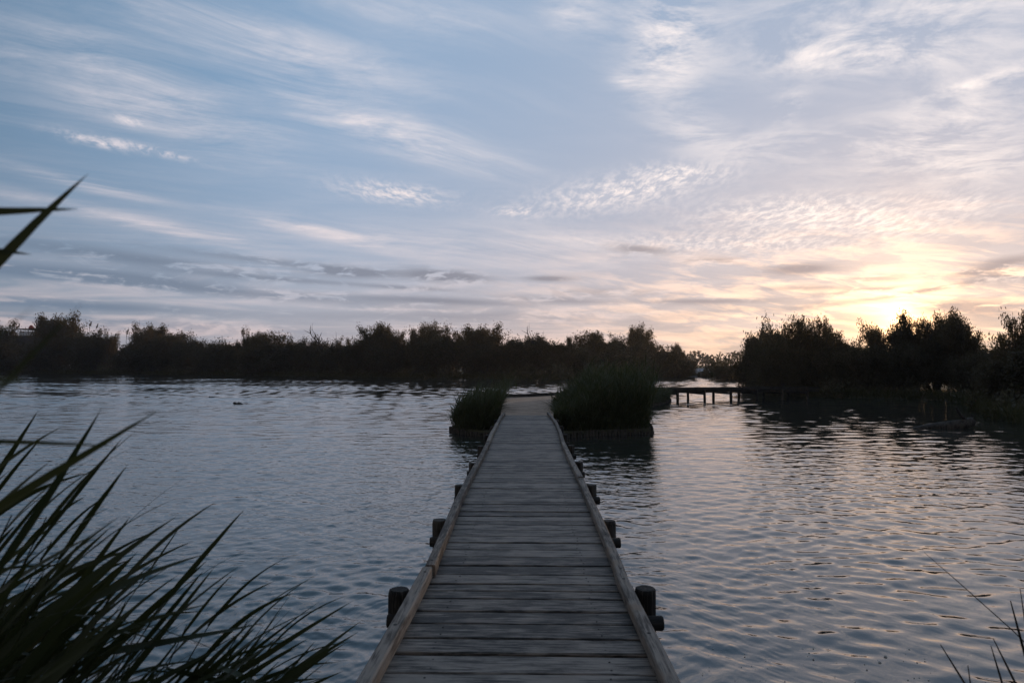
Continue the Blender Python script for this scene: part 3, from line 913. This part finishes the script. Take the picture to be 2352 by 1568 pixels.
# scrub that closes the banks down to the water
def scrub(name, line, label, hmin, hmax, dens, ls, seed, mat='scrub', depth0=.3, depth1=3.5, gap=.8):
    rng = np.random.RandomState(seed); Cs = []; Ds = []
    L = [Vector(p) for p in line]
    for i in range(len(L) - 1):
        a, c = L[i], L[i + 1]; ln = (c - a).length; nrm = Vector((-(c - a).y, (c - a).x)).normalized()
        k = max(1, int(ln / gap))
        for j in range(k):
            t_ = (j + rng.rand()) / k
            off = rng.uniform(depth0, depth1)
            q = a + (c - a) * t_ + nrm * off
            hh_ = (hmin + (hmax - hmin) * rng.rand()) * (.55 + .45 * (off - depth0) / (depth1 - depth0))
            rad = hh_ * rng.uniform(.5, .8)
            m_ = int(dens * hh_ * hh_)
            u = rng.normal(size=(m_, 3)); u /= np.linalg.norm(u, axis=1)[:, None]
            u *= rng.uniform(.45, 1.02, (m_, 1)); u[:, 2] = np.abs(u[:, 2])
            Cs.append(np.column_stack([q.x + u[:, 0] * rad, q.y + u[:, 1] * rad, .05 + u[:, 2] * hh_]))
            d = u + rng.normal(size=(m_, 3)) * .7; d[:, 2] += .5; d /= np.linalg.norm(d, axis=1)[:, None]; Ds.append(d)
    C_ = np.concatenate(Cs); D_ = np.concatenate(Ds); n = len(C_)
    LL = ls * rng.uniform(.6, 1.5, n)
    V_, F_ = leaf_cards(C_, D_, LL, LL * rng.uniform(.35, .6, n), rng)
    return tag(link(name, mesh(name, V_, F_), None, M[mat]), label, 'scrub', kind='stuff')
fl = [on_z(*p).xy for p in far_edge]
rl = [on_z(*p).xy for p in right_edge]
scrub('scrub', fl, 'dark continuous scrub under the trees of the far shore', 2.2, 4.4, 16, .55, 31, depth0=.2, depth1=5.0)
scrub('scrub', rl, 'dark continuous scrub under the trees of the right bank', 1.1, 2.6, 90, .18, 32, depth0=-.1, depth1=4.5, gap=.33)
scrub('shore_scrub', [on_z(-60, 886).xy, on_z(10, 880).xy, on_z(48, 873).xy], 'low brownish scrub on the small point at the left edge', .5, 1.1, 60, .25, 33, 'grass', -.2, 1.6)
# low grass fringe at the waterline
def fringe(line, per, hmin, hmax, w0, label, seed):
    rng = np.random.RandomState(seed); Cs = []
    for i in range(len(line) - 1):
        a, c = line[i], line[i + 1]; k = int((c - a).length * per)
        t_ = rng.rand(k)[:, None]; q = np.array(a) * (1 - t_) + np.array(c) * t_
        nrm = np.array([-(c - a).y, (c - a).x]); nrm /= np.linalg.norm(nrm)
        q = q + nrm * rng.uniform(-.35, .9, k)[:, None]
        Cs.append(np.column_stack([q, rng.uniform(.05, hmax * .7, k)]))
    C_ = np.concatenate(Cs); n = len(C_); D_ = rng.normal(size=(n, 3)) * .38; D_[:, 2] += 1; D_ /= np.linalg.norm(D_, axis=1)[:, None]
    V_, F_ = leaf_cards(C_, D_, rng.uniform(hmin, hmax, n), rng.uniform(.5, 1.2, n) * w0, rng)
    tag(link('shore_grass', mesh('shore_grass', V_, F_), None, M['grass']), label, 'grass', kind='stuff')
fringe(fl, 55, .5, 1.0, .12, 'low grass fringe along the far waterline', 40)
fringe(rl, 170, .3, .75, .05, 'low grass fringe along the waterline of the right bank', 41)

# ------------------------------------------------------------------ houses far behind the trees
h1p = at_y(84, 770, far_shore(84) + 16)
s_ = h1p.y / FPX                               # metres per picture unit there
hs = empty('house', (h1p.x, h1p.y, .7))
tag(hs, 'far house with pale wall and flat dark roof edge at the left', 'house')
gz_ = h1p.z - .7
mb = MB(); mb.box((0, 4, (gz_ + .8) / 2), (96 * s_, 6, gz_ + 1.6)); mb.build('wall', hs, M['plaster'])
mb = MB(); mb.box((0, 4, gz_ + 1.78), (100 * s_, 6.6, .28)); rf = mb.build('roof', hs, M['roof'])
mb = MB(); mb.tube([(0, 0, 0), (0, 0, .4), (0, 0, .7), (0, 0, 1.1)], [.6, .65, .5, .2], 10); o = mb.build('chimney_cowl', rf, M['red']); o.location = (-32 * s_, 3, gz_ + 1.9)
for dx_, hh_ in ((-16, .8), (-11, .55)):
    mb = MB(); mb.tube([(0, 0, 0), (0, 0, hh_)], [.25, .2], 8); o = mb.build('vent_pipe', rf, M['roof']); o.location = (dx_ * s_, 3, gz_ + 1.9)
for dx_ in (-26, -4, 18):
    mb = MB(); mb.box((0, 0, 0), (1.5, .12, 1.3)); o = mb.build('window', hs, M['glass']); o.location = (dx_ * s_, .96, gz_ * .5)
hb = empty('barn', (h1p.x + .2, h1p.y - 5, .7))
tag(hb, 'low dark barn with sloping roof in front of the pale house', 'barn')
w0, w1 = 58 * s_, 44 * s_
mb = MB(); mb.box((0, 0, gz_ * .32), (w0 * 1.8, 5, gz_ * .64)); mb.build('wall', hb, M['roof'])
vv = [(-w0, -3, gz_ * .62), (w0, -3, gz_ * .62), (w0, 3, gz_ * .62), (-w0, 3, gz_ * .62), (-w1, -.3, gz_ * .97), (w1, -.3, gz_ * .97), (w1, .3, gz_ * .97), (-w1, .3, gz_ * .97)]
mb = MB(); mb.add(vv, [(0, 1, 5, 4), (1, 2, 6, 5), (2, 3, 7, 6), (3, 0, 4, 7), (4, 5, 6, 7), (3, 2, 1, 0)]); mb.build('roof', hb, M['roof'])
mb = MB(); mb.box((0, 0, 0), (1.6, .12, 2.2)); mb.build('door', hb, M['beam']).location = (-w0 * .3, -2.55, 1.1)

g0 = at_y(1410, 858, 128.0)
hg = empty('gabled_house', (g0.x, g0.y, .7))
tag(hg, 'pale gable of a house half hidden by the trees above the tall reeds', 'house')
ev, rd = 3.2, 5.4
mb = MB(); mb.add([(-2.6, 0, 0), (2.6, 0, 0), (2.6, 0, ev), (0, 0, rd), (-2.6, 0, ev), (-2.6, 7, 0), (2.6, 7, 0), (2.6, 7, ev), (0, 7, rd), (-2.6, 7, ev)],
                  [(0, 1, 2, 3, 4), (9, 8, 7, 6, 5), (0, 4, 9, 5), (1, 6, 7, 2)]); mb.build('wall', hg, M['plaster'])
mb = MB()
for s2 in (-1, 1):
    mb.add([(0, -.3, rd + .05), (s2 * 3.0, -.3, ev - .28), (s2 * 3.0, 7.3, ev - .28), (0, 7.3, rd + .05), (0, -.3, rd + .25), (s2 * 3.0, -.3, ev - .08), (s2 * 3.0, 7.3, ev - .08), (0, 7.3, rd + .25)],
           [(0, 1, 2, 3), (4, 7, 6, 5), (0, 4, 5, 1), (1, 5, 6, 2), (2, 6, 7, 3)])
mb.build('roof', hg, M['roof'])
mb = MB(); mb.box((0, 0, 0), (.9, .1, 1.1)); mb.build('window', hg, M['glass']).location = (0, -.04, 2.6)

# ------------------------------------------------------------------ reed beds on the island
def blades(B, H, lean, curl, W0, rng, seg=5):
    """curved ribbons: bases B, lengths H, horizontal lean vectors, tip curl"""
    n = len(B); side = rng.normal(size=(n, 3)); side[:, 2] = 0; side /= np.linalg.norm(side, axis=1)[:, None]
    rows = []
    for i in range(seg + 1):
        s = i / seg
        c = B + np.column_stack([lean[:, 0] * s ** 1.7 * H, lean[:, 1] * s ** 1.7 * H, H * (s - curl * s ** 3)])
        w = W0[:, None] * (1 - s) ** .7 * (.55 + .9 * min(s * 3, .5)) + .0015
        rows.append(np.stack([c - side * w / 2, c + side * w / 2], 1))
    A = np.stack(rows, 1)                       # n, seg+1, 2, 3
    V_ = A.reshape(-1, 3); base = (np.arange(n) * (seg + 1) * 2)[:, None]
    q = np.arange(seg)[None, :] * 2 + base
    F_ = np.stack([q, q + 1, q + 3, q + 2], -1).reshape(-1, 4)
    return V_, F_

def reed_bed(name, poly, n, hfun, label, seed, wind=(.32, .04), leaves=5, w=.030):
    rng = np.random.RandomState(seed); P = np.array(poly, float)
    lo, hi = P.min(0), P.max(0); pts = []
    while len(pts) < n:
        c = rng.uniform(lo, hi, (n, 2)); c = c[sdist(c, poly) < -.02]; pts += list(c)
    S = np.array(pts[:n]); H = (hfun(S) + .18) * np.where(rng.rand(n) < .22, rng.uniform(.95, 1.25, n), rng.uniform(.5, .95, n)) * (1 + .22 * vnoise(S, 3.2, seed))
    B = np.column_stack([S, np.full(n, .22)])
    edge = np.clip(1 + sdist(S, poly) / .5, 0, 1)[:, None]         # stems at the rim hang outwards
    cen = P.mean(0); outw = (S - cen); outw /= np.linalg.norm(outw, axis=1)[:, None] + 1e-6
    ln = np.array(wind) + rng.normal(size=(n, 2)) * .10 + outw * edge * .34
    V1, F1 = blades(B, H, ln, np.full(n, .06), np.full(n, .010), rng, 4)
    VV = [V1]; FF = [F1]; off = len(V1)
    for k in range(leaves):
        s = rng.uniform(.12, .95, n)
        c = B + np.column_stack([ln[:, 0] * s ** 1.7 * H, ln[:, 1] * s ** 1.7 * H, H * s])
        l2 = np.array(wind) * 1.2 + rng.normal(size=(n, 2)) * .55
        V2, F2 = blades(c, rng.uniform(.30, .62, n) * (.7 + .3 * H / 1.5), l2, rng.uniform(.05, .4, n), np.full(n, w) * rng.uniform(.7, 1.3, n), rng, 4)
        VV.append(V2); FF.append(F2 + off); off += len(V2)
    # rim leaves that hang out over the edging
    for i in range(len(poly)):
        a, c = P[i], P[(i + 1) % len(poly)]; L_ = np.linalg.norm(c - a); k = int(L_ * 130)
        t_ = rng.rand(k)[:, None]; nr = np.array([(c - a)[1], -(c - a)[0]]) / L_
        q = a * (1 - t_) + c * t_ - nr * rng.uniform(-.05, .18, k)[:, None]
        B2 = np.column_stack([q, rng.uniform(.02, .45, k)])
        l2 = nr * rng.uniform(.15, .75, k)[:, None] + rng.normal(size=(k, 2)) * .3 + np.array(wind) * .5
        V2, F2 = blades(B2, rng.uniform(.35, .75, k), l2, rng.uniform(.2, .95, k), np.full(k, w) * rng.uniform(.7, 1.3, k), rng, 4)
        VV.append(V2); FF.append(F2 + off); off += len(V2)
    me = mesh(name, np.concatenate(VV), np.concatenate(FF))
    return tag(link(name, me, None, M['reed']), label, 'reeds', kind='stuff')

bedL = [(-2.42, 22.3), (-2.15, 21.85), (-1.45, 21.4), (-1.12, 21.6), (-1.12, 24), (-1.2, 26.3), (-2.0, 26.2), (-2.35, 24)]
reed_bed('reed_bed', bedL, 1150, lambda S: .62 + .36 * smooth(-2.4, -1.2, S[:, 0]) + .12 * np.sin(S[:, 0] * 5) - .25 * smooth(21.9, 21.2, S[:, 1]),
         'green reed clump left of the landing, leaning right in the wind', 51)
bedR = [(.92, 21.3), (1.6, 21.35), (2.6, 21.7), (3.85, 22.1), (4.05, 23.2), (4.25, 26.5), (4.3, 29), (2.0, 29), (1.2, 28), (1.0, 24)]
def hR(S):
    h = .42 + .32 * smooth(.8, 1.6, S[:, 0]) + .10 * np.sin(S[:, 0] * 4)
    return h + .64 * smooth(1.7, 2.3, S[:, 0]) * (.75 + .25 * smooth(21.6, 24, S[:, 1])) + .08 * np.sin(S[:, 0] * 7 + S[:, 1])
reed_bed('reed_bed', bedR, 4600, hR, 'tall dense green reed bed right of the landing', 52, (.09, .02), 5, .032)

bedB = [(4.7, 31.5), (5.6, 33.2), (6.5, 35.8), (8.5, 41.0), (8.2, 41.6), (7.0, 39.2), (5.2, 36.0), (4.4, 34.6)]
reed_bed('reed_bed', bedB, 900, lambda S: np.full(len(S), .32), 'low reeds on the island rim where the footbridge starts', 53, (.05, .0), 5, .032)

# ------------------------------------------------------------------ reeds in the foreground
def leaf_mesh(L, W, bend, twist, seed):
    """long pointed reed leaf along +X, folded at the midrib, drooping"""
    n = 10; vs_ = []; r_ = random.Random(seed); a = 0.0; x_ = z_ = 0.0; yb = 0.0
    for i in range(n + 1):
        s = i / n
        w = W * min(1.0, .45 + 2.2 * s) * (1 - s ** 2.2) ** .9
        tw = twist * s
        dy_, dz_ = math.cos(tw) * w / 2, math.sin(tw) * w / 2
        fold = w * .10
        vs_ += [(x_, yb - dy_, z_ - dz_ + fold), (x_, yb, z_), (x_, yb + dy_, z_ + dz_ + fold)]
        a = -bend * s; x_ += math.cos(a) * L / n; z_ += math.sin(a) * L / n; yb += r_.uniform(-.002, .002)
    fs = []
    for i in range(n):
        for k in (0, 1): fs.append((i * 3 + k, i * 3 + k + 1, i * 3 + k + 4, i * 3 + k + 3))
    me = mesh('leaf', vs_, fs, True); me.materials.append(M['reed_near']); return me
rg = random.Random(5)
LEAVES = [leaf_mesh(1.0, rg.uniform(.040, .058), rg.uniform(-.15, .75), rg.uniform(-1.0, 1.0), i) for i in range(14)]

def aim(o, p, d, L, W=1.0, roll=0.0):
    d = Vector(d).normalized()
    q = d.to_track_quat('X', 'Z').to_matrix().to_4x4()
    o.matrix_local = Matrix.Translation(p) @ q @ Matrix.Rotation(roll, 4, 'X') @ Matrix.Diagonal((L, L * W, L, 1))

def reed(tip, lean=(.5, .05), nleaf=7, label=None, group=None, llen=(.40, .70), up0=.40):
    """stem that bows to the right under the wind and carries leaves on its upper part"""
    tip = Vector(tip); H = tip.z + .1
    base = Vector((tip.x - lean[0] * H * .5, tip.y - lean[1] * H, -.1))
    e = empty('reed', base); tag(e, label, 'reed', group)
    def at(s): return Vector(((tip.x - base.x) * s ** 1.8, (tip.y - base.y) * s, H * .93 * s))
    mb = MB(); mb.tube([at(i / 8) for i in range(9)], [.0062 - .0045 * i / 8 for i in range(9)], 6, True)
    mb.build('stem', e, M['reed_near'], True)
    for k in range(nleaf):
        s = up0 + (1 - up0) * (k + rg.random() * .6) / nleaf
        p = at(s); tg = (at(min(1, s + .05)) - at(s - .05)).normalized()
        last = k == nleaf - 1
        side = rg.choice((-1, 1))
        d = tg * rg.uniform(.75, 1.1) + Vector((rg.uniform(.25, .95), rg.uniform(-.30, .30), rg.uniform(-.05, .25)))
        if rg.random() < .14: d = Vector((rg.uniform(.7, 1), rg.uniform(-.4, .4), rg.uniform(-.15, .1)))
        if last: d = tg + Vector((.25, rg.uniform(-.1, .1), .1)); p = at(.96)
        o = link('leaf', LEAVES[rg.randrange(14)], e)
        aim(o, p, d, rg.uniform(*llen) * (.8 if last else 1.0), rg.uniform(.8, 1.25), rg.uniform(-1.3, 1.3))
    return e
GN = 'reeds leaning into the lower left corner'
LN = 'dark green reed in the leaning clump filling the lower left corner'
fore = [  # where the stem tops stand in the picture, and how far ahead
    (70, 1010, 1.7), (150, 1030, 1.9), (30, 1130, 1.6), (210, 1080, 2.0), (120, 1190, 1.8), (0, 1250, 1.5), (-60, 1080, 1.6), (-40, 960, 1.8),
    (300, 1230, 2.2), (240, 1300, 2.0), (180, 1380, 1.9), (90, 1400, 1.8), (360, 1330, 2.3), (420, 1260, 2.4), (330, 1420, 2.2),
    (470, 1330, 2.5), (540, 1300, 2.6), (500, 1420, 2.5), (430, 1480, 2.4), (580, 1390, 2.7), (260, 1480, 2.1), (560, 1490, 2.6), (480, 1550, 2.5),
    (380, 1560, 2.3), (150, 1500, 1.9), (60, 1540, 1.8), (610, 1330, 2.8), (300, 1620, 2.2), (200, 1640, 2.0), (540, 1610, 2.6), (620, 1560, 2.8), (420, 1660, 2.4), (100, 1280, 2.3), (250, 1180, 2.5), (0, 1420, 2.0), (-30, 1330, 2.4),
    (40, 1220, 2.0), (130, 1110, 2.2), (70, 1330, 2.2), (190, 1260, 2.3), (280, 1360, 2.4), (350, 1500, 2.5), (440, 1400, 2.6), (220, 1420, 2.3), (120, 1450, 2.2), (20, 1480, 2.1), (520, 1520, 2.7), (280, 1560, 2.4), (170, 1580, 2.2), (60, 1620, 2.0), (400, 1610, 2.6), (560, 1440, 2.9), (640, 1430, 3.0), (-20, 1180, 2.1), (-60, 1560, 2.0), (330, 1280, 2.7),
    (-70, 1000, 2.2), (-20, 1040, 2.4), (20, 1000, 2.3), (60, 1080, 2.5), (100, 1060, 2.1), (160, 1120, 2.4), (190, 1170, 2.6), (90, 1150, 2.6), (30, 1180, 2.3), (-50, 1230, 2.0), (140, 1230, 2.0), (60, 1260, 1.7), (10, 1310, 1.8), (110, 1340, 2.4), (160, 1300, 2.6), (40, 1390, 2.4), (-30, 1460, 2.2), (230, 1360, 2.6), (190, 1470, 2.5), (110, 1520, 2.3),
]
for xd, yd, dep in fore:
    reed(at_y(xd - 40, yd + 40, dep), (rg.uniform(.45, .75), rg.uniform(-.05, .08)), rg.randint(6, 8), LN, GN)

# a nearer reed just outside the left edge: only some leaf tips reach into the picture
near = empty('reed', (-1.15, .95, -.1)); tag(near, 'nearest reed whose blurred leaf tips cross the sky at the left edge', 'reed')
mb = MB(); mb.tube([(0, 0, 0), (.02, 0, 1.0), (.10, 0, 2.0), (.2, 0, 2.5)], [.007, .006, .004, .002], 6, True); mb.build('stem', near, M['reed_near'], True)
for (x0, y0, x1, y1, dep, w_) in ((-190, 800, 186, 386, .95, .62), (-260, 500, 172, 474, .90, .45), (-150, 560, 70, 582, .95, .35), (-60, 960, 182, 692, .55, .11), (-80, 830, 80, 700, .45, .08),
                             (-120, 1010, 260, 1022, 1.0, .2), (-260, 1330, 345, 938, 1.15, .55)):
    a = at_y(x0, y0, dep); c = at_y(x1, y1, dep + .02); d = c - a
    o = link('leaf', leaf_mesh(1.0, .055, .10, .4, int(x1)), near)
    aim(o, a - near.location, d, d.length, w_ * .036 / .055 / max(d.length, .1), 1.35)

# thin dry stalks in the lower right corner
stalks = [((2160, 1479), (2222, 1580), 2.7, .0048, 'short leaning dry stalk, leftmost in the lower right corner'),
          ((2223, 1527), (2231, 1585), 2.7, .0042, 'shortest upright dry stalk by the bottom edge, lower right'),
          ((2276, 1482), (2305, 1580), 2.75, .0048, 'dry stalk second from the right edge, lower right corner'),
          ((2281, 1465), (2335, 1575), 2.8, .0052, 'leaning dry stalk with a split lower part, lower right corner'),
          ((2321, 1379), (2353, 1500), 2.8, .0056, 'tallest thick dry stalk at the right edge, lower right'),
          ((2123, 1268), (2348, 1490), 2.9, .0022, 'long hair-thin stalk arching left over the water, lower right'),
          ((2343, 1350), (2356, 1440), 2.9, .0034, 'dry stalk touching the right edge of the picture')]
for (tp, bt, dep, rad, lb) in stalks:
    a = at_y(tp[0], tp[1], dep); c = at_y(bt[0], bt[1], dep)
    d = (c - a); k = a.z / -d.z; base = a + d * k + Vector((.0, 0, -.1))
    e = empty('reed_stalk', base); tag(e, lb, 'stalk', 'dry stalks in the lower right corner')
    mb = MB(); q = [a + (base - a) * s + Vector((.0, 0, .04 * math.sin(s * 3.14) if rad > .003 else .09 * math.sin(s * 3.14))) - base for s in (0, .1, .25, .5, .75, 1)]
    mb.tube(q, [rad * .35, rad * .8, rad, rad * 1.1, rad * 1.15, rad * 1.2], 6); mb.build('stem', e, M['post'], True)
    if rad > .0045:
        mb = MB(); p0 = q[2]; mb.tube([p0, p0 + Vector((.02, .01, .06)), p0 + Vector((.012, .02, .13))], [rad * .8, rad * .6, rad * .15], 5); mb.build('leaf_sheath', e, M['post'], True)

# giant reeds with plumes above the far left trees
for i, (xd, yd) in enumerate(((41, 742), (160, 728), (206, 737), (221, 743), (291, 757), (262, 768))):
    dep = far_shore(xd) + 9.0
    tp = at_y(xd, yd, dep); gz = max(-.3, ground_z(tp.x, tp.y))
    e = empty('plumed_reed', (tp.x, tp.y, gz)); H = tp.z - gz
    tag(e, ['plumed reed left of the flat roofed house', 'plumed reed above the bushy tree near the house', 'left one of a close pair of plumed reeds, far left', 'right one of a close pair of plumed reeds, far left', 'plumed reed right of the thin shrub, far left', 'short plumed reed beside the thin shrub, far left'][i], 'reed', 'plumed reeds far left')
    mb = MB(); mb.tube([(-.2, 0, 0), (-.12, 0, H * .5), (0, 0, H * .94)], [.05, .045, .03], 5); mb.build('stem', e, M['bark'])
    rng = np.random.RandomState(i); n = 60; s2 = rng.rand(n)
    C_ = np.column_stack([.1 + .35 * s2 + rng.normal(size=n) * .11 * (1 - s2), rng.normal(size=n) * .11, H * .9 + s2 * 1.1])
    D_ = rng.normal(size=(n, 3)) * .3 + np.array([.35, 0, .9]); D_ /= np.linalg.norm(D_, axis=1)[:, None]
    V_, F_ = leaf_cards(C_, D_, np.full(n, .42), np.full(n, .11), rng); link('plume', mesh('plume', V_, F_), e, M['plume'])

# ------------------------------------------------------------------ drift log, swimming animals, froth
lp = on_z(2180, 984)
lg = empty('drift_log', (lp.x, lp.y, 0), R(-4)); tag(lg, 'dark half sunken drift log with a raised branch near the right bank', 'log')
rl_ = random.Random(4); mb = MB()
mb.tube([(-1.5, .1, -.16), (-1.1, .06, -.10), (-.6, 0, -.02), (0, 0, .06), (.45, 0, .13), (.72, 0, .24), (.80, 0, .30)], [.06, .14, .19, .21, .20, .17, .10], 12, True, .10, rl_)
mb.build('trunk', lg, M['post'], True)
mb = MB(); mb.tube([(.60, 0, .28), (.42, -.02, .42), (.30, -.03, .58), (.24, -.02, .74)], [.075, .06, .05, .03], 8, True, .08, rl_); mb.build('branch', lg, M['post'], True)
mb = MB(); mb.tube([(.72, .05, .30), (.80, .08, .40), (.79, .08, .47)], [.07, .05, .02], 7, True, .1, rl_); mb.build('broken_stub', lg, M['post'], True)

def swimmer(xd, yd, sc, label, rz):
    p = on_z(xd, yd); e = empty('swimming_animal', (p.x, p.y, 0), rz); e.scale = (sc, sc, sc)
    tag(e, label, 'animal', 'animals swimming on the left water')
    prof = [(-.34, -.05, .012), (-.26, -.02, .05), (-.14, .0, .095), (0, .01, .11), (.10, .005, .085), (.17, .03, .060), (.24, .065, .062), (.31, .06, .048), (.37, .045, .022)]
    mb = MB(); mb.tube([(a, 0, c) for a, c, r_ in prof], [r_ for a, c, r_ in prof], 12)
    b_ = mb.build('body', e, M['fur'], True)
    for s2 in (-1, 1):
        mb = MB(); mb.tube([(.225, s2 * .04, .115), (.22, s2 * .05, .14)], [.016, .006], 6); mb.build('ear', e, M['fur'], True)
    mb = MB(); mb.tube([(-.33, 0, -.03), (-.5, .02, .0), (-.68, .0, .002)], [.014, .010, .004], 6); mb.build('tail', e, M['fur'], True)
swimmer(548, 928, 1.0, 'larger dark animal swimming on the open water at left', R(165))
swimmer(487, 913, .72, 'smaller dark animal swimming farther out on the left water', R(170))
rng = np.random.RandomState(3); mb = MB()
for i in range(70):
    p = on_z(1600 + 560 * rng.rand(), 1480 + 120 * rng.rand()); r_ = rng.uniform(.003, .008) if rng.rand() < .9 else .014
    k = 7; ring = [(p.x + math.cos(6.283 * j / k) * r_, p.y + math.sin(6.283 * j / k) * r_, .001) for j in range(k)]
    ring2 = [(p.x + math.cos(6.283 * j / k) * r_ * .6, p.y + math.sin(6.283 * j / k) * r_ * .6, .001 + r_ * .6) for j in range(k)]
    mb.add(ring + ring2 + [(p.x, p.y, .001 + r_ * .8)], [(j, (j + 1) % k, k + (j + 1) % k, k + j) for j in range(k)] + [(k + j, k + (j + 1) % k, 2 * k) for j in range(k)])
tag(mb.build('froth_flecks', None, M['froth'], True), 'small froth flecks floating right of the boardwalk', 'froth', kind='stuff')
